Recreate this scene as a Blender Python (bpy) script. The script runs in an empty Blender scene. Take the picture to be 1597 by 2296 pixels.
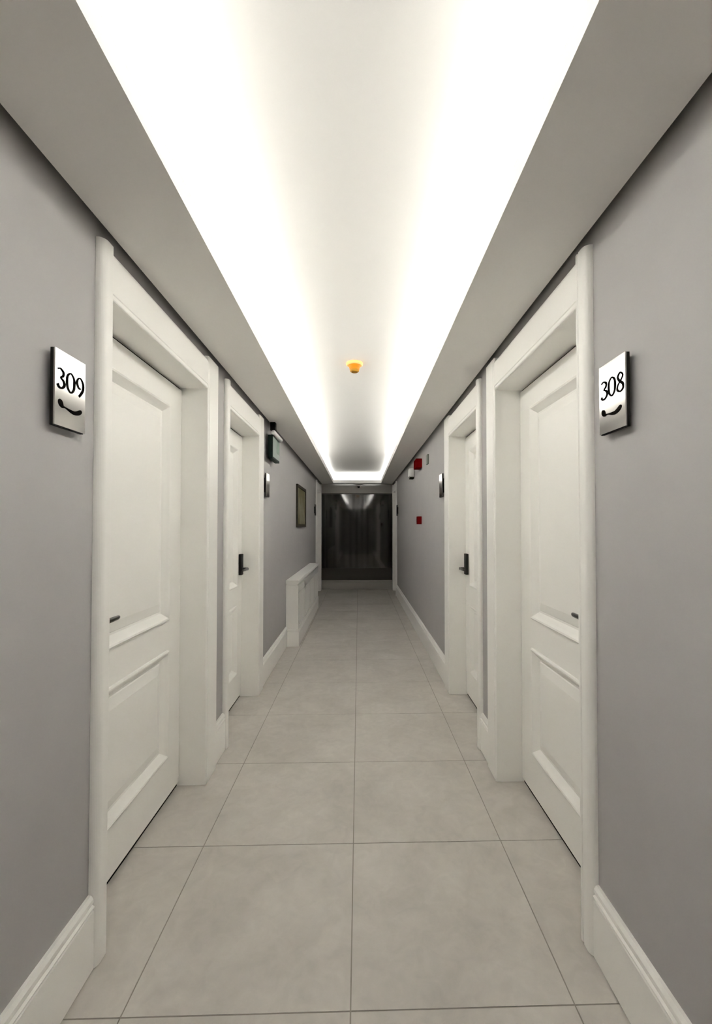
import bpy, bmesh, math
from mathutils import Vector

S = bpy.context.scene
COL = S.collection

# ------------------------------------------------------------------ dimensions (metres)
WL, WR = 0.825, 0.755          # distance of the left / right wall from the camera line
FAR, BACK = 9.40, -3.0         # corridor ends
ZS, ZU = 2.29, 2.52            # soffit underside, raised ceiling
LIP = 2.355                    # top of the cove lip
COVE0, COVE1 = -2.7, 9.12      # raised cove from behind the camera to the far end

# ------------------------------------------------------------------ materials
def mat(name, col, rough=0.5, metal=0.0, spec=0.5, noise=None, bump=None, coat=0.0):
    m = bpy.data.materials.new(name); m.use_nodes = True
    nt = m.node_tree; b = nt.nodes['Principled BSDF']
    b.inputs['Base Color'].default_value = (*col, 1)
    b.inputs['Roughness'].default_value = rough
    b.inputs['Metallic'].default_value = metal
    b.inputs['Specular IOR Level'].default_value = spec
    b.inputs['Coat Weight'].default_value = coat
    tc = nt.nodes.new('ShaderNodeTexCoord')
    if noise:
        sc, amt = noise
        n = nt.nodes.new('ShaderNodeTexNoise'); n.inputs['Scale'].default_value = sc
        n.inputs['Detail'].default_value = 5
        nt.links.new(tc.outputs['Object'], n.inputs['Vector'])
        r = nt.nodes.new('ShaderNodeMapRange')
        r.inputs['From Min'].default_value = 0.3; r.inputs['From Max'].default_value = 0.7
        r.inputs['To Min'].default_value = 1 - amt; r.inputs['To Max'].default_value = 1 + amt
        nt.links.new(n.outputs['Fac'], r.inputs['Value'])
        v = nt.nodes.new('ShaderNodeVectorMath'); v.operation = 'SCALE'
        v.inputs[0].default_value = col
        nt.links.new(r.outputs[0], v.inputs['Scale'])
        nt.links.new(v.outputs[0], b.inputs['Base Color'])
    if bump:
        sc, st = bump
        n = nt.nodes.new('ShaderNodeTexNoise'); n.inputs['Scale'].default_value = sc
        nt.links.new(tc.outputs['Object'], n.inputs['Vector'])
        bp = nt.nodes.new('ShaderNodeBump'); bp.inputs['Strength'].default_value = st
        bp.inputs['Distance'].default_value = 0.001
        nt.links.new(n.outputs['Fac'], bp.inputs['Height'])
        nt.links.new(bp.outputs[0], b.inputs['Normal'])
    return m

M_WALL = mat('grey_wall_paint', (.365, .355, .347), .6, spec=.3, noise=(6, .02), bump=(90, .15))
M_CEIL = mat('ceiling_paint', (.80, .795, .78), .8, spec=.2, bump=(120, .08))
M_SOFF = mat('soffit_paint', (.86, .85, .83), .7, spec=.25, bump=(120, .08))
M_WHITE = mat('white_lacquer', (.90, .895, .865), .38, spec=.4)
M_DARKGAP = mat('dark_gap', (.012, .010, .009), 1, spec=.05)
M_BLACK = mat('black_plastic', (.005, .0045, .004), .6, spec=.15)
M_STEEL = mat('satin_steel', (.13, .125, .12), .3, metal=1)
M_PLATE = mat('brushed_silver', (.60, .59, .57), .13, metal=1)
M_INK = mat('black_ink', (.004, .0035, .003), .9, spec=0)
M_RED = mat('red_plastic', (.095, .002, .002), .9, spec=0)
M_WPL = mat('white_plastic', (.75, .74, .72), .4)
M_ORANGE = mat('orange_plastic', (.60, .135, .0), .6, spec=.15)
M_PALEOR = mat('pale_orange_plastic', (.88, .52, .20), .5, spec=.2)
M_BROWNOR = mat('brown_orange_plastic', (.26, .13, .01), .6, spec=.15)
M_GREEN = mat('dark_green_acrylic', (.004, .011, .008), .6, spec=.1)
M_PALEG = mat('pale_green_acrylic', (.27, .33, .30), .25)
M_MIDG = mat('green_film', (.06, .13, .08), .4)
M_GREYG = mat('grey_green_plastic', (.14, .17, .13), .5)
M_FRAME = mat('dark_frame_wood', (.022, .019, .012), .85, spec=.08, noise=(20, .2))
M_WINF = mat('window_frame_paint', (.16, .15, .14), .5)
M_WINR = mat('window_sill_panel', (.045, .04, .036), .6, spec=.2)
M_CURT = mat('dark_curtain', (.007, .006, .005), .95, spec=.05, noise=(3, .5))
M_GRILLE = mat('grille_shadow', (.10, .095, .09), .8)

def tile_material():
    m = bpy.data.materials.new('stone_floor_tile'); m.use_nodes = True
    nt = m.node_tree; b = nt.nodes['Principled BSDF']
    tc = nt.nodes.new('ShaderNodeTexCoord')
    n1 = nt.nodes.new('ShaderNodeTexNoise'); n1.inputs['Scale'].default_value = 2.6
    n1.inputs['Detail'].default_value = 8; n1.inputs['Roughness'].default_value = .62
    n1.inputs['Distortion'].default_value = .6
    n2 = nt.nodes.new('ShaderNodeTexNoise'); n2.inputs['Scale'].default_value = 14
    n2.inputs['Detail'].default_value = 6; n2.inputs['Distortion'].default_value = 1.2
    for n in (n1, n2): nt.links.new(tc.outputs['Object'], n.inputs['Vector'])
    r1 = nt.nodes.new('ShaderNodeValToRGB')
    r1.color_ramp.elements[0].position = .32; r1.color_ramp.elements[0].color = (.43, .405, .365, 1)
    r1.color_ramp.elements[1].position = .66; r1.color_ramp.elements[1].color = (.53, .503, .462, 1)
    nt.links.new(n1.outputs['Fac'], r1.inputs[0])
    r2 = nt.nodes.new('ShaderNodeMapRange')
    r2.inputs['From Min'].default_value = .3; r2.inputs['From Max'].default_value = .7
    r2.inputs['To Min'].default_value = .94; r2.inputs['To Max'].default_value = 1.05
    nt.links.new(n2.outputs['Fac'], r2.inputs['Value'])
    v = nt.nodes.new('ShaderNodeVectorMath'); v.operation = 'SCALE'
    nt.links.new(r1.outputs[0], v.inputs[0]); nt.links.new(r2.outputs[0], v.inputs['Scale'])
    nt.links.new(v.outputs[0], b.inputs['Base Color'])
    rr = nt.nodes.new('ShaderNodeMapRange')
    rr.inputs['To Min'].default_value = .36; rr.inputs['To Max'].default_value = .52
    nt.links.new(n1.outputs['Fac'], rr.inputs['Value'])
    nt.links.new(rr.outputs[0], b.inputs['Roughness'])
    b.inputs['Specular IOR Level'].default_value = .35
    return m
M_TILE = tile_material()
M_GROUT = mat('grout', (.25, .23, .195), .9)

def glass_material():
    m = bpy.data.materials.new('dark_window_glass'); m.use_nodes = True
    nt = m.node_tree; nt.nodes.clear()
    out = nt.nodes.new('ShaderNodeOutputMaterial'); mix = nt.nodes.new('ShaderNodeMixShader')
    tr = nt.nodes.new('ShaderNodeBsdfTransparent'); tr.inputs[0].default_value = (.42, .41, .40, 1)
    gl = nt.nodes.new('ShaderNodeBsdfGlossy'); gl.inputs['Roughness'].default_value = .05
    gl.inputs[0].default_value = (1, 1, 1, 1)
    fr = nt.nodes.new('ShaderNodeFresnel'); fr.inputs[0].default_value = 1.6
    nt.links.new(fr.outputs[0], mix.inputs[0]); nt.links.new(tr.outputs[0], mix.inputs[1])
    nt.links.new(gl.outputs[0], mix.inputs[2]); nt.links.new(mix.outputs[0], out.inputs[0])
    return m
M_GLASS = glass_material()

def picture_material():
    m = bpy.data.materials.new('olive_picture'); m.use_nodes = True
    nt = m.node_tree; b = nt.nodes['Principled BSDF']
    tc = nt.nodes.new('ShaderNodeTexCoord')
    n = nt.nodes.new('ShaderNodeTexNoise'); n.inputs['Scale'].default_value = 3.5; n.inputs['Detail'].default_value = 4
    nt.links.new(tc.outputs['Object'], n.inputs['Vector'])
    r = nt.nodes.new('ShaderNodeValToRGB')
    r.color_ramp.elements[0].position = .35; r.color_ramp.elements[0].color = (.07, .065, .03, 1)
    r.color_ramp.elements[1].position = .68; r.color_ramp.elements[1].color = (.16, .15, .105, 1)
    nt.links.new(n.outputs['Fac'], r.inputs[0]); nt.links.new(r.outputs[0], b.inputs['Base Color'])
    b.inputs['Roughness'].default_value = .9; b.inputs['Specular IOR Level'].default_value = .1
    return m
M_PIC = picture_material()

# ------------------------------------------------------------------ mesh helpers
def link(name, bm, m, parent=None, smooth=False, bevel=0):
    if bevel:
        bmesh.ops.bevel(bm, geom=list(bm.edges), offset=bevel, segments=2, affect='EDGES', profile=.6)
    bmesh.ops.recalc_face_normals(bm, faces=bm.faces)
    me = bpy.data.meshes.new(name); bm.to_mesh(me); bm.free()
    mats = m if isinstance(m, (list, tuple)) else [m]
    for x in mats: me.materials.append(x)
    if smooth:
        for p in me.polygons: p.use_smooth = True
    o = bpy.data.objects.new(name, me); COL.objects.link(o)
    if parent:
        o.parent = parent
        o.matrix_parent_inverse = parent.matrix_basis.inverted()
    return o

def box(bm, x0, x1, y0, y1, z0, z1, mi=0):
    x0, x1 = sorted((x0, x1)); y0, y1 = sorted((y0, y1)); z0, z1 = sorted((z0, z1))
    v = [bm.verts.new(p) for p in ((x0,y0,z0),(x1,y0,z0),(x1,y1,z0),(x0,y1,z0),(x0,y0,z1),(x1,y0,z1),(x1,y1,z1),(x0,y1,z1))]
    for f in ((0,3,2,1),(4,5,6,7),(0,1,5,4),(1,2,6,5),(2,3,7,6),(3,0,4,7)):
        fc = bm.faces.new([v[i] for i in f]); fc.material_index = mi

def sweep(bm, prof, a0, a1, at0, at1=None, cap=True):
    """closed 2-D profile swept between two placements; at(p, t) -> 3-D point"""
    at1 = at1 or at0
    A = [bm.verts.new(at0(p, a0)) for p in prof]; B = [bm.verts.new(at1(p, a1)) for p in prof]
    n = len(prof)
    for i in range(n): bm.faces.new((A[i], A[(i+1) % n], B[(i+1) % n], B[i]))
    if cap: bm.faces.new(A); bm.faces.new(B[::-1])

def lathe(bm, c, axis, prof, n=32):
    """prof: list of (r, h) along the axis from c"""
    ax = Vector(axis).normalized(); u = ax.orthogonal().normalized(); w = ax.cross(u)
    rings = []
    for r, h in prof:
        if r < 1e-6: rings.append([bm.verts.new(Vector(c) + ax*h)])
        else: rings.append([bm.verts.new(Vector(c) + ax*h + (u*math.cos(2*math.pi*i/n) + w*math.sin(2*math.pi*i/n))*r) for i in range(n)])
    for a, b in zip(rings, rings[1:]):
        for i in range(n):
            j = (i+1) % n
            if len(a) == 1 and len(b) == 1: continue
            if len(a) == 1: bm.faces.new((a[0], b[i], b[j]))
            elif len(b) == 1: bm.faces.new((a[i], a[j], b[0]))
            else: bm.faces.new((a[i], a[j], b[j], b[i]))
    for r in (rings[0], rings[-1]):
        if len(r) > 1: bm.faces.new(r)

def empty(name, loc):
    o = bpy.data.objects.new(name, None); o.location = loc; o.empty_display_size = .05
    COL.objects.link(o); return o

def tag(o, label=None, cat=None, group=None, kind=None):
    if label: o['label'] = label
    if cat: o['category'] = cat
    if group: o['group'] = group
    if kind: o['kind'] = kind
    return o

def side(s):
    """maps (distance out from the wall face, y, z) to world for the left (-1) or right (+1) wall"""
    W = WL if s < 0 else WR
    return lambda a, y, z: (s*(W - a), y, z)

def wbox(bm, s, a0, a1, y0, y1, z0, z1, mi=0):
    P = side(s); x0 = P(a0, 0, 0)[0]; x1 = P(a1, 0, 0)[0]
    box(bm, x0, x1, y0, y1, z0, z1, mi)

# ------------------------------------------------------------------ doors: (near outer, opening near, opening far, far outer)
DOORS = {-1: [(1.355, 1.412, 2.295, 2.475), (2.645, 2.695, 3.485, 3.660), (8.26, 8.33, 9.15, 9.32)],
          1: [(1.353, 1.420, 2.285, 2.450), (2.605, 2.655, 3.475, 3.665), (8.42, 8.48, 9.18, 9.34)]}
ZD, ZC = 2.088, 2.263          # opening top, casing top
CT = 0.026                     # casing thickness
REC = 0.115                    # leaf recess behind the wall face
JI = 0.022                     # jamb stands back from the casing edge

# ------------------------------------------------------------------ walls
def build_wall(s, name):
    bm = bmesh.new(); y = BACK
    for (o0, i0, i1, o1) in DOORS[s]:
        wbox(bm, s, 0, -.25, y, i0 - JI, 0, 2.62)
        wbox(bm, s, 0, -.25, i0 - JI, i1 + JI, ZD + .012, 2.62)
        y = i1 + JI
    wbox(bm, s, 0, -.25, y, FAR + .3, 0, 2.62)
    o = link(name, bm, M_WALL)
    tag(o, 'long grey painted wall on the %s side of the corridor' % name.split('_')[1], 'wall', kind='structure')
build_wall(-1, 'wall_left'); build_wall(1, 'wall_right')

bm = bmesh.new(); box(bm, -WL - .25, WR + .25, BACK - .2, BACK, 0, 2.62)
tag(link('wall_back', bm, M_WALL), 'grey wall closing the corridor behind the viewer', 'wall', kind='structure')

# end wall: header above the window, panel below, deep dark box behind the glass
bm = bmesh.new()
box(bm, -WL, WR, FAR, FAR + .12, 2.095, 2.62)
box(bm, -WL, WR, FAR, FAR + .12, 0, .20)
o = link('wall_end', bm, mat('end_wall_paint', (.36, .345, .32), .6))
tag(o, 'short dark grey wall strip around the window at the end of the corridor', 'wall', kind='structure')

# ------------------------------------------------------------------ floor with real tiles and grout joints
bm = bmesh.new()
TX, TY, G = .634, .638, .0020
xs = [-.022 + TX*k for k in range(-2, 3)]
ys = [1.226 + TY*k for k in range(-7, 15)]
X0, X1, Y0, Y1 = -1.08, 1.01, BACK, FAR + .12
box(bm, X0, X1, Y0, Y1, -.05, -.0016, 1)
for a, b in zip(xs, xs[1:]):
    for c, d in zip(ys, ys[1:]):
        x0, x1 = max(a + G, X0), min(b - G, X1); y0, y1 = max(c + G, Y0), min(d - G, Y1)
        if x1 > x0 and y1 > y0: box(bm, x0, x1, y0, y1, -.0016, 0, 0)
tag(link('floor', bm, [M_TILE, M_GROUT]), 'beige stone tile floor with large square tiles', 'floor', kind='structure')

# ------------------------------------------------------------------ ceiling: raised tray, soffits with lips, shadow gaps
bm = bmesh.new()
box(bm, -.76, .70, COVE0 - .22, FAR + .1, ZU, ZU + .1)
ceil = tag(link('ceiling', bm, M_CEIL), 'raised pale ceiling glowing at both edges above the corridor', 'ceiling', kind='structure')

def soffit(s, xin0, xin1, xout):
    """profile across x from wall side to lip"""
    bm = bmesh.new()
    bk = .745 if s < 0 else .685          # back of the cove recess
    def at(t_in):
        return lambda p, y: (s*(t_in if p[0] == 'in' else (t_in + .014 if p[0] == 'in2' else p[0])), y, p[1])
    prof = [(xout, ZS), ('in', ZS), ('in', LIP), ('in2', LIP), ('in2', ZS + .02), (bk, ZS + .02), (bk, ZU + .05), (xout, ZU + .05)]
    sweep(bm, prof, COVE0 - .2, FAR - .03, at(xin0), at(xin1))
    o = link('soffit', bm, M_SOFF, ceil)
    return o
soffit(-1, .492, .536, WL - .030)
soffit(1, .408, .478, WR - .026)
bm = bmesh.new()                           # far end piece
prof = [(COVE1, ZS), (COVE1, LIP), (COVE1 + .014, LIP), (COVE1 + .014, ZS + .02), (FAR - .031, ZS + .02), (FAR - .031, ZS)]
sweep(bm, prof, -.60, .55, lambda p, x: (x, p[0], p[1]))
link('soffit', bm, M_SOFF, ceil)
bm = bmesh.new()
box(bm, -.745, .685, FAR - .02, FAR - .0005, ZS + .03, ZU)
link('cove_end', bm, M_CEIL, ceil)
bm = bmesh.new()                           # lower ceiling behind the viewer
box(bm, -WL + .03, WR - .026, BACK + .03, COVE0 - .2, ZS, ZU + .05)
link('soffit', bm, M_SOFF, ceil)
bm = bmesh.new()                           # dark backing closing the shadow gaps
for s, W in ((-1, WL), (1, WR)):
    box(bm, s*(W - .04), s*W, BACK, FAR, ZS + .12, ZS + .13)
box(bm, -WL, WR, FAR - .03, FAR, ZS + .024, ZS + .028)
box(bm, -WL, WR, BACK, BACK + .03, ZS + .1, ZS + .12)
link('shadow_gap', bm, M_DARKGAP, ceil)

# ------------------------------------------------------------------ baseboards
BPROF = [(0, .006), (.018, .006), (.018, .180), (.011, .183), (.011, .187), (.020, .190), (.020, .194), (.013, .198), (.013, .203), (.017, .206), (.016, .216), (.009, .226), (0, .227)]
def baseboard(s, segs, name):
    bm = bmesh.new(); P = side(s)
    for y0, y1 in segs:
        sweep(bm, BPROF, y0, y1, lambda p, y: P(p[0], y, p[1] + .0005))
    tag(link(name, bm, M_WHITE), 'white moulded baseboard along the foot of the %s grey wall' % name.split('_')[1], 'baseboard', kind='structure')
RAD0, RAD1 = 4.915, 7.30
dl, dr = DOORS[-1], DOORS[1]
baseboard(-1, [(BACK, dl[0][0]), (dl[0][3], dl[1][0]), (dl[1][3], RAD0 - .001), (RAD1 + .001, dl[2][0])], 'baseboard_left')
baseboard(1, [(BACK, dr[0][0]), (dr[0][3], dr[1][0]), (dr[1][3], dr[2][0])], 'baseboard_right')
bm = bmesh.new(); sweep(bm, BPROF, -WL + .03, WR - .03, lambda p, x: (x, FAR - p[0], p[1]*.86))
tag(link('baseboard_end', bm, mat('dimmed_baseboard_white', (.33, .315, .29), .5)), 'white baseboard, its colour dimmed, under the dark window at the corridor end', 'baseboard', kind='structure')  # white baseboard; dimness of the far end is put into its colour

# ------------------------------------------------------------------ doors
def nested_panel(bm, P, aoff, y0, y1, z0, z1, ring):
    loops = []
    for off, h in ring:
        loops.append([bm.verts.new(P(aoff + h, y, z)) for y, z in ((y0+off, z0+off), (y1-off, z0+off), (y1-off, z1-off), (y0+off, z1-off))])
    for A, B in zip(loops, loops[1:]):
        for i in range(4): bm.faces.new((A[i], A[(i+1) % 4], B[(i+1) % 4], B[i]))
    bm.faces.new(loops[-1])

RING = [(0, 0), (.001, .009), (.007, .012), (.014, .010), (.024, .000), (.036, -.011), (.042, -.017), (.051, -.018), (.055, -.014), (.095, -.003)]
def leaf(bm, s, y0, y1, z0, z1, panels, py0, py1, a):
    P = side(s)
    zs = [z0] + [v for p in panels for v in p] + [z1]
    def q(ya, yb, za, zb):
        bm.faces.new([bm.verts.new(P(a, y, z)) for y, z in ((ya, za), (yb, za), (yb, zb), (ya, zb))])
    q(y0, py0, z0, z1); q(py1, y1, z0, z1)
    for i in range(0, len(zs), 2): q(py0, py1, zs[i], zs[i+1])
    for pz0, pz1 in panels: nested_panel(bm, P, a, py0, py1, pz0, pz1, RING)
    # sides and back
    bk = a - .045
    c = [(y0, z0), (y1, z0), (y1, z1), (y0, z1)]
    A = [bm.verts.new(P(a, *p)) for p in c]; B = [bm.verts.new(P(bk, *p)) for p in c]
    for i in range(4): bm.faces.new((A[i], A[(i+1) % 4], B[(i+1) % 4], B[i]))
    bm.faces.new(B)

def casing_profile(w):
    # u: 0 = inner edge, w = outer edge ; v: height off the wall ; broad bullnose on the outer edge
    q = min(.024, w*.42)
    p = [(0, 0), (0, CT - .006), (.002, CT - .002), (.006, CT)]
    if w > .06: p += [(.014, CT), (.017, CT - .003), (.021, CT - .003), (.024, CT)]
    for k in range(9):
        a = math.pi/2*k/8
        p.append((w - q + q*math.sin(a), CT - q*.95 + q*.95*math.cos(a)))
    p.append((w, 0))
    return p

def make_door(n, s, d, label, lock_far):
    o0, i0, i1, o1 = d; P = side(s)
    root = empty('door_%d' % n, P(0, (i0 + i1)/2, 0))
    tag(root, label, 'door', kind='structure')
    # casing: near post, far post, head
    for kind, (a, b, w) in {'near': (i0, -1, i0 - o0), 'far': (i1, 1, o1 - i1)}.items():
        bm = bmesh.new()
        sweep(bm, casing_profile(w), .004, ZD if False else ZC, lambda p, z: P(p[1] + .0003, a + b*p[0], z))
        link('casing', bm, M_WHITE, root)
    bm = bmesh.new()
    sweep(bm, casing_profile(ZC - ZD - .012), i0 - .004, i1 + .004, lambda p, y: P(p[1]*.93 + .0003, y, ZD + p[0]))
    link('casing', bm, M_WHITE, root)
    # jamb lining
    bm = bmesh.new(); dp = -.16
    wbox(bm, s, .0005, dp, i0 - JI + .0005, i0 - .004, .0006, ZD + .008)
    wbox(bm, s, .0005, dp, i1 + .004, i1 + JI - .0005, .0006, ZD + .008)
    wbox(bm, s, .0005, dp, i0 - .004, i1 + .004, ZD, ZD + .008)
    link('jamb', bm, M_WHITE, root)
    # leaf
    y0, y1 = i0 - .002, i1 + .002
    st = .145
    bm = bmesh.new()
    leaf(bm, s, y0, y1, .024, ZD - .013, [(.222, .748), (.892, 1.958)], y0 + st, y1 - st, -REC)
    lf = link('leaf', bm, M_WHITE, root)
    bm = bmesh.new(); wbox(bm, s, -REC - .010, -REC - .04, y0, y1, .001, .0235); wbox(bm, s, -REC - .010, -REC - .04, y0, y1, ZD - .012, ZD - .001)
    link('gap_shade', bm, M_DARKGAP, root)  # black strips standing in for shade in the gaps under and over the leaf
    # lock body and lever
    yl = (y1 - .062) if lock_far else (y0 + .062)
    dirn = -1 if lock_far else 1
    bm = bmesh.new(); wbox(bm, s, -REC + .0005, -REC + .024, yl - .028, yl + .028, .975, 1.140)
    lk = link('lock', bm, M_BLACK, root, bevel=.004)
    bm = bmesh.new()
    c = Vector(P(-REC + .022, yl, 1.022))
    lathe(bm, c, (-s, 0, 0), [(.011, 0), (.011, .045), (.008, .048), (0, .048)], 20)
    pts = [(0, .011), (.03, .010), (.08, .009), (.125, .008), (.132, .006)]
    prev = None
    for t, r in pts:
        ctr = c + Vector((-s*(.040 + .004*math.sin(t*20)), dirn*t, 0))
        ring = [bm.verts.new(ctr + Vector((-s*math.cos(k*math.pi/5)*r*.6, 0, math.sin(k*math.pi/5)*r))) for k in range(10)]
        if prev:
            for k in range(10): bm.faces.new((prev[k], prev[(k+1) % 10], ring[(k+1) % 10], ring[k]))
        else: bm.faces.new(ring)
        prev = ring
    bm.faces.new(prev)
    link('lever', bm, M_STEEL, lk, smooth=True)
    return root

make_door(1, -1, dl[0], 'white panelled door 309 in its casing, nearest on the left wall', False)
make_door(2, -1, dl[1], 'white panelled door with black lock, second along the left wall', True)
make_door(3, -1, dl[2], 'farthest white door on the left wall beyond the radiator cover', True)
make_door(4, 1, dr[0], 'white panelled door 308 in its casing, nearest on the right wall', False)
make_door(5, 1, dr[1], 'white panelled door with black lock, second along the right wall', True)
make_door(6, 1, dr[2], 'farthest white door on the right wall beside the end window', True)

# ------------------------------------------------------------------ window at the end
win = empty('window_1', (0, FAR, .44))
tag(win, 'dark full width window reflecting the corridor at its far end', 'window', kind='structure')
bm = bmesh.new()
zt, zb, xl, xr = 2.094, .202, -WL + .002, WR - .002
box(bm, xl, xr, FAR - .002, FAR + .06, zt - .022, zt)
box(bm, xl, xl + .028, FAR - .002, FAR + .06, .46, zt - .022)
box(bm, xr - .018, xr, FAR - .002, FAR + .06, .46, zt - .022)
link('frame', bm, mat('black_window_frame', (.03, .028, .025), .5), win)
bm = bmesh.new(); box(bm, xl, xr, FAR - .012, FAR + .06, .435, .462); box(bm, xl, xr, FAR + .0, FAR + .06, zb, .435)
link('sill_panel', bm, M_WINR, win)
bm = bmesh.new(); box(bm, xl + .028, xr - .018, FAR + .02, FAR + .026, .462, zt - .022)
link('pane', bm, M_GLASS, win)
bm = bmesh.new(); N = 160                 # curtain folds behind the glass
W = xr - xl - .06; front = []; back = []
for i in range(N + 1):
    x = xl + .03 + W*i/N
    y = FAR + .13 + .016*math.sin(i*.41 + 1.3*math.sin(i*.07)) + .014*math.sin(i*.13 + 1)
    front.append((bm.verts.new((x, y, .45)), bm.verts.new((x, y, 2.08))))
    back.append((bm.verts.new((x, y + .004, .45)), bm.verts.new((x, y + .004, 2.08))))
for i in range(N):
    for L in (front, back): bm.faces.new((L[i][0], L[i+1][0], L[i+1][1], L[i][1]))
cur = link('curtain', bm, M_CURT, win, smooth=True)
bm = bmesh.new(); box(bm, -WL, WR, FAR + .25, FAR + .29, 0, 2.62); box(bm, -WL, WR, FAR+.12, FAR + .25, .40, .43); box(bm, -WL, WR, FAR+.12, FAR + .25, 2.10, 2.13)
tag(link('wall_beyond', bm, M_DARKGAP), 'dark wall behind the end window', 'wall', kind='structure')

# ------------------------------------------------------------------ strokes for the lettering
def catmull(pts, closed, n=10):
    out = []; m = len(pts)
    rng = range(m if closed else m - 1)
    for i in rng:
        p = [pts[(i + k) % m] if closed else pts[min(max(i + k, 0), m - 1)] for k in (-1, 0, 1, 2)]
        for j in range(n):
            t = j/n
            out.append(tuple(.5*((2*p[1][c]) + (-p[0][c] + p[2][c])*t + (2*p[0][c] - 5*p[1][c] + 4*p[2][c] - p[3][c])*t*t + (-p[0][c] + 3*p[1][c] - 3*p[2][c] + p[3][c])*t**3) for c in range(3)))
    if not closed: out.append(pts[-1])
    return out

def stroke(bm, pts, place, closed=False, th=.0012):
    P = catmull(pts, closed); n = len(P); A = []
    for i, (u, v, w) in enumerate(P):
        a = P[(i - 1) % n] if (closed or i > 0) else P[i]; b = P[(i + 1) % n] if (closed or i < n - 1) else P[i]
        d = Vector((b[0] - a[0], b[1] - a[1])); d = d.normalized() if d.length else Vector((1, 0))
        nx, ny = -d.y*w/2, d.x*w/2
        A.append([bm.verts.new(place(u + nx, v + ny, th)), bm.verts.new(place(u - nx, v - ny, th)),
                  bm.verts.new(place(u - nx, v - ny, 0)), bm.verts.new(place(u + nx, v + ny, 0))])
    for i in range(n if closed else n - 1):
        B, C = A[i], A[(i + 1) % n]
        for k in range(4): bm.faces.new((B[k], B[(k+1) % 4], C[(k+1) % 4], C[k]))
    if not closed: bm.faces.new(A[0]); bm.faces.new(A[-1][::-1])

T = .0062; t = .0043
DIG = {'3': ([(.08, .93, t), (.40, .99, t), (.78, .86, T*1.1), (.74, .66, T), (.46, .54, t), (.80, .42, T), (.93, .22, T*1.2), (.62, .03, t*1.2), (.24, .03, T), (.05, .17, T*1.3)], False),
       '0': ([(.5, 1, t), (.12, .82, T), (.04, .5, T*1.25), (.14, .18, T), (.5, 0, t), (.86, .18, T), (.96, .5, T*1.25), (.88, .82, T)], True),
       '9': ([(.55, .44, t), (.28, .46, T), (.06, .70, T*1.25), (.24, .95, t), (.58, .99, t), (.90, .74, T*1.2), (.84, .38, T*1.2), (.36, .0, T)], False),
       '8': ([(.5, 1, t), (.16, .82, T), (.38, .58, T*1.1), (.82, .36, T*1.2), (.86, .12, T), (.5, 0, t), (.10, .14, T), (.18, .38, t), (.58, .58, t), (.84, .80, t)], True)}

def plaque(s, y0, y1, z0, label, digits=None, emblem=False, group=None):
    """metal room plate on a black block; reading direction follows the side of the wall"""
    P = side(s); root = empty('room_number_sign', P(0, (y0 + y1)/2, z0)); tag(root, label, 'sign', group)
    h = .206; w = y1 - y0
    bm = bmesh.new(); wbox(bm, s, -.001, .013, y0 + .03, y1 - .03, z0 + .04, z0 + h - .04)
    link('standoff', bm, M_BLACK, root)
    bm = bmesh.new(); wbox(bm, s, .0125, .022, y0, y1, z0, z0 + h)
    link('backing_block', bm, M_BLACK, root, bevel=.0015)
    bm = bmesh.new(); wbox(bm, s, .0222, .0262, y0 - .0005, y1 + .0005, z0 + .002, z0 + h)
    link('face_plate', bm, M_PLATE, root, bevel=.0008)
    # u measured in reading direction
    def place(u, v, dth):
        y = y0 + u if s < 0 else y1 - u
        return P(.0264 + dth, y, z0 + v)
    if digits:
        bm = bmesh.new()
        for ch, u0, u1, v0, v1 in digits:
            pts, cl = DIG[ch]
            stroke(bm, [(u0 + a*(u1 - u0), v0 + b*(v1 - v0), c) for a, b, c in pts], place, cl)
        tag(link('room_number', bm, M_INK, root), 'black %s lettering' % ''.join(d[0] for d in digits))
    if emblem:
        bm = bmesh.new()
        stroke(bm, [(.016, .072, .005), (.0195, .067, .015), (.025, .060, .015), (.031, .0555, .008), (.040, .0555, .0035), (.052, .0535, .005), (.066, .051, .0085), (.080, .0505, .0105), (.094, .0545, .0125), (.104, .0605, .011), (.108, .0635, .005)], place)
        link('emblem', bm, M_INK, root)
    return root
vb, vt = .103, .156
plaque(-1, 1.146, 1.271, 1.620, 'silver room plate reading 309 on the grey wall beside the nearest left door',
       [('3', .008, .038, vb, vt), ('0', .045, .078, vb, vt), ('9', .086, .118, vb, vt)], True)
plaque(1, 1.152, 1.279, 1.626, 'silver room plate reading 308 on the grey wall beside the nearest right door',
       [('3', .010, .044, vb, vt), ('0', .048, .082, vb, vt), ('8', .088, .122, vb, vt)], True)
plaque(-1, 3.745, 3.870, 1.617, 'narrow looking room plate just past the second left door, below the exit sign')
plaque(1, 3.745, 3.870, 1.617, 'narrow looking room plate just past the second right door')
plaque(-1, 7.96, 8.09, 1.57, 'far dark room plate on the left wall above the radiator cover end')
plaque(1, 8.16, 8.29, 1.57, 'far dark room plate on the right wall near the end window')

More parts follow.
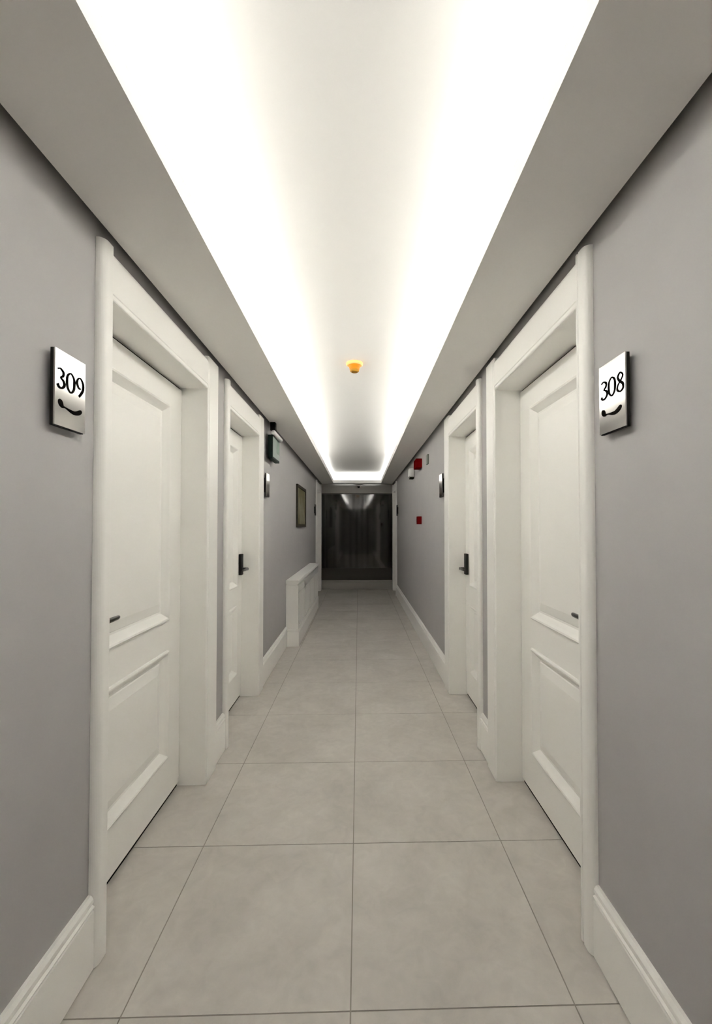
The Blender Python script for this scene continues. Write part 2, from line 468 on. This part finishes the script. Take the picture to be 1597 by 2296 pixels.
# ------------------------------------------------------------------ hanging exit sign (left)
P = side(-1)
ex = empty('exit_sign', P(.05, 3.96, 2.28))
tag(ex, 'dark edged green exit sign hanging under the left soffit past the second door', 'sign')
bm = bmesh.new(); wbox(bm, -1, .026, .0672, 3.80, 4.12, 1.958, 2.168)
link('sign_box', bm, M_GREEN, ex, bevel=.003)
bm = bmesh.new(); wbox(bm, -1, .0674, .070, 3.812, 4.11, 1.975, 2.150)
pn = link('sign_face', bm, M_PALEG, ex, bevel=.001)
bm = bmesh.new(); wbox(bm, -1, .0702, .0710, 3.98, 4.09, 2.03, 2.14)
link('pictogram', bm, M_MIDG, pn)
bm = bmesh.new()
lathe(bm, P(.068, 3.82, 2.192), (0, 1, 0), [(0, 0), (.014, .002), (.021, .008), (.021, .352), (.014, .358), (0, .36)], 24)
link('lamp_housing', bm, M_WPL, ex, smooth=True)
bm = bmesh.new(); wbox(bm, -1, .036, .080, 3.84, 3.90, 2.215, ZS - .001)
wbox(bm, -1, .045, .060, 3.86, 3.88, 2.168, 2.216)
link('bracket', bm, M_BLACK, ex, bevel=.002)

# ------------------------------------------------------------------ picture frame (left)
pf = empty('picture_frame', P(0, 6.13, 1.35)); tag(pf, 'dark framed olive picture hanging above the white radiator cover', 'picture')
bm = bmesh.new(); y0, y1, z0, z1, b = 5.68, 6.58, 1.355, 1.925, .04
for q in ((y0, y1, z0, z0 + b), (y0, y1, z1 - b, z1), (y0, y0 + b, z0 + b, z1 - b), (y1 - b, y1, z0 + b, z1 - b)):
    wbox(bm, -1, .0005, .024, *q)
link('frame', bm, M_FRAME, pf)
bm = bmesh.new(); wbox(bm, -1, .0008, .014, y0 + b, y1 - b, z0 + b, z1 - b)
link('picture', bm, M_PIC, pf)

# ------------------------------------------------------------------ radiator cover (left)
rc = empty('radiator_cover', P(0, (RAD0 + RAD1)/2, 0)); tag(rc, 'long white radiator cover standing on the tiles against the left wall', 'radiator cover')
D = .140
bm = bmesh.new()
# hollow carcass: end panels, posts and rails around grille openings
wbox(bm, -1, .001, D, RAD0, RAD0 + .022, .001, .690); wbox(bm, -1, .001, D, RAD1 - .022, RAD1, .001, .690)
NP = 4; pitch = (RAD1 - RAD0 - .044)/NP
for k in range(NP + 1):
    yc = RAD0 + .022 + k*pitch
    wbox(bm, -1, D - .022, D, max(yc - .05, RAD0 + .022), min(yc + .05, RAD1 - .022), .195, .690)
wbox(bm, -1, D - .022, D, RAD0 + .022, RAD1 - .022, .001, .225)
wbox(bm, -1, D - .022, D, RAD0 + .022, RAD1 - .022, .600, .690)
link('carcass', bm, M_WHITE, rc)
for k in range(NP):
    ya = RAD0 + .022 + k*pitch + .05; yb = ya + pitch - .10
    bm = bmesh.new(); n = 8
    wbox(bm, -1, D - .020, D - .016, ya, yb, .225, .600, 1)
    for j in range(n):
        yy = ya + (j + .5)*(yb - ya)/n
        wbox(bm, -1, D - .016, D - .004, yy - .009, yy + .009, .226, .599)
    link('grille', bm, [M_WHITE, M_GRILLE], rc)
bm = bmesh.new()
TP = [(.001, .712), (D + .006, .712), (D + .010, .716), (D + .010, .724), (D + .004, .742), (D - .002, .748), (.001, .748)]
sweep(bm, TP, RAD0 - .010, RAD1 + .010, lambda p, y: P(p[0], y, p[1]))
link('top_board', bm, M_WHITE, rc)
bm = bmesh.new(); wbox(bm, -1, .001, D - .014, RAD0 + .012, RAD1 - .012, .6905, .7115)
link('neck_moulding', bm, M_WHITE, rc)
bm = bmesh.new()
sweep(bm, [(0, .001), (.010, .001), (.010, .165), (.007, .169), (.007, .178), (.009, .182), (.004, .198), (0, .199)], RAD0 - .0, RAD1, lambda p, y: P(D + p[0] + .0005, y, p[1]))
sweep(bm, [(0, .001), (.010, .001), (.010, .165), (.007, .169), (.007, .178), (.009, .182), (.004, .198), (0, .199)], .020, D + .010, lambda p, a: P(a, RAD0 - p[0] - .0005, p[1]))
link('plinth', bm, M_WHITE, rc)

# ------------------------------------------------------------------ fire and safety devices (right wall)
P = side(1)
r = empty('fire_alarm_sounder', P(0, 5.22, 2.07)); tag(r, 'dark red box shaped fire alarm sounder high on the right wall', 'alarm')
bm = bmesh.new(); wbox(bm, 1, -.002, .072, 5.10, 5.33, 2.065, 2.172); link('body', bm, M_RED, r, bevel=.008)
bm = bmesh.new(); wbox(bm, 1, .0725, .076, 5.15, 5.28, 2.085, 2.150); link('sounder_grille', bm, mat('deep_red_plastic', (.07, .002, .002), .9, spec=0), r, bevel=.001)

r = empty('emergency_light', P(0, 5.86, 2.0)); tag(r, 'small white rounded fixture with dark base beyond the red alarm sounder', 'light')
bm = bmesh.new(); wbox(bm, 1, -.002, .074, 5.79, 5.93, 2.035, 2.150); link('housing', bm, M_WPL, r, bevel=.016)
bm = bmesh.new(); wbox(bm, 1, .006, .060, 5.80, 5.92, 2.010, 2.034); link('base', bm, M_FRAME, r, bevel=.006)

bm = bmesh.new(); wbox(bm, 1, -.002, .016, 4.60, 4.70, 2.035, 2.140)
o = link('junction_box', bm, M_GREYG, None, bevel=.004); tag(o, 'little grey green cover plate high on the right wall before the red sounder', 'cover plate')

r = empty('fire_call_point', P(0, 5.18, 1.39)); tag(r, 'small red manual call point at chest height on the right wall', 'alarm')
bm = bmesh.new(); wbox(bm, 1, -.002, .052, 5.135, 5.222, 1.388, 1.482); link('body', bm, M_RED, r, bevel=.006)
bm = bmesh.new(); wbox(bm, 1, .0525, .054, 5.152, 5.205, 1.410, 1.460); link('push_pane', bm, mat('dark_red_label', (.03, .002, .002), .9, spec=0), r, bevel=.0005)

# ------------------------------------------------------------------ ceiling devices
c = (-.030, 3.045, ZU)
r = empty('smoke_detector', c); tag(r, 'orange capped smoke detector on the raised ceiling', 'smoke detector')
bm = bmesh.new(); lathe(bm, (c[0], c[1], ZU - .0005), (0, 0, -1), [(.058, 0), (.060, .005), (.060, .013), (.052, .019), (0, .019)], 40); link('base', bm, M_PALEOR, r, smooth=False)
bm = bmesh.new(); lathe(bm, (c[0], c[1], ZU - .020), (0, 0, -1), [(.046, 0), (.042, .006), (.036, .018), (.034, .030), (0, .030)], 40); link('dust_cap', bm, M_ORANGE, r, smooth=False)
bm = bmesh.new(); lathe(bm, (c[0], c[1], ZU - .0505), (0, 0, -1), [(.033, 0), (.031, .010), (.023, .016), (0, .018)], 40); link('sensing_chamber', bm, M_BROWNOR, r, smooth=False)

c = (.0, 9.24, ZS)
r = empty('motion_detector', c); tag(r, 'shallow pointed grey sensor on the soffit above the end window', 'sensor')
bm = bmesh.new(); lathe(bm, (c[0], c[1], ZS - .0005), (0, 0, -1), [(.125, 0), (.122, .006), (.06, .035), (.03, .055), (0, .056)], 40); link('housing', bm, M_WPL, r)
bm = bmesh.new(); lathe(bm, (c[0], c[1], ZS - .057), (0, 0, -1), [(.03, 0), (.028, .02), (.015, .036), (0, .038)], 30); link('lens', bm, M_BLACK, r)

# ------------------------------------------------------------------ cove lighting: LED tape in sections on the ledge behind each lip, plus an added row
K = 1.0
def cove_strip(loc, sx, sy, power, rot, spread=180):
    l = bpy.data.lights.new('cove_light', 'AREA'); l.shape = 'RECTANGLE'
    l.size = sx; l.size_y = sy; l.energy = power*K*sx*sy*100
    l.color = (1.0, .994, .978); l.spread = math.radians(spread)
    o = bpy.data.objects.new('cove_light', l); COL.objects.link(o)
    o.location = loc; o.rotation_euler = rot
UP = 2.0
TILT = math.radians(68)                    # turned inwards from straight up
n = 14; L = (COVE1 + .2 - COVE0)/n
for i in range(n):
    a = COVE0 + i*L; m = a + L/2
    f = (.82 if m < 0 else 1.0) if m < 3.0 else max(.045, 1 - (m - 3.0)*.225)
    cove_strip((-.715, m, 2.338), .04, L - .004, f*.46, (math.pi, -TILT, 0))
    cove_strip((.655, m, 2.338), .04, L - .004, f*.46, (math.pi, TILT, 0))
    # added second row: narrow beams onto the ceiling edge to brighten the corridor
    cove_strip((-.615, m, ZS + .024), .05, L - .004, f*UP, (math.pi, 0, 0), 75)
    cove_strip((.555, m, ZS + .024), .05, L - .004, f*UP, (math.pi, 0, 0), 75)
cove_strip((-.03, FAR - .05, 2.338), 1.0, .04, .36, (math.pi - TILT, 0, 0))

# ------------------------------------------------------------------ world, camera, view
w = bpy.data.worlds.new('world'); S.world = w; w.use_nodes = True
w.node_tree.nodes['Background'].inputs[0].default_value = (0, 0, 0, 1)

cam = bpy.data.cameras.new('camera'); co = bpy.data.objects.new('camera', cam); COL.objects.link(co)
co.location = (0, 0, 1.35)
co.rotation_euler = (math.pi/2 + .018, 0, -.0254)
cam.sensor_fit = 'VERTICAL'; cam.sensor_height = 36; cam.sensor_width = 36
cam.lens = 965/2296*36
cam.shift_x = -(829 - 798.5)/2296
cam.shift_y = (1165 - 1148)/2296
cam.clip_start = .02
S.camera = co

S.view_settings.view_transform = 'Standard'; S.view_settings.look = 'None'
S.view_settings.exposure = 1.36; S.view_settings.gamma = 1
S.view_settings.use_curve_mapping = False
S.cycles.max_bounces = 14; S.cycles.diffuse_bounces = 10; S.cycles.glossy_bounces = 6
S.cycles.sample_clamp_indirect = 6
S.cycles.caustics_reflective = False; S.cycles.caustics_refractive = False
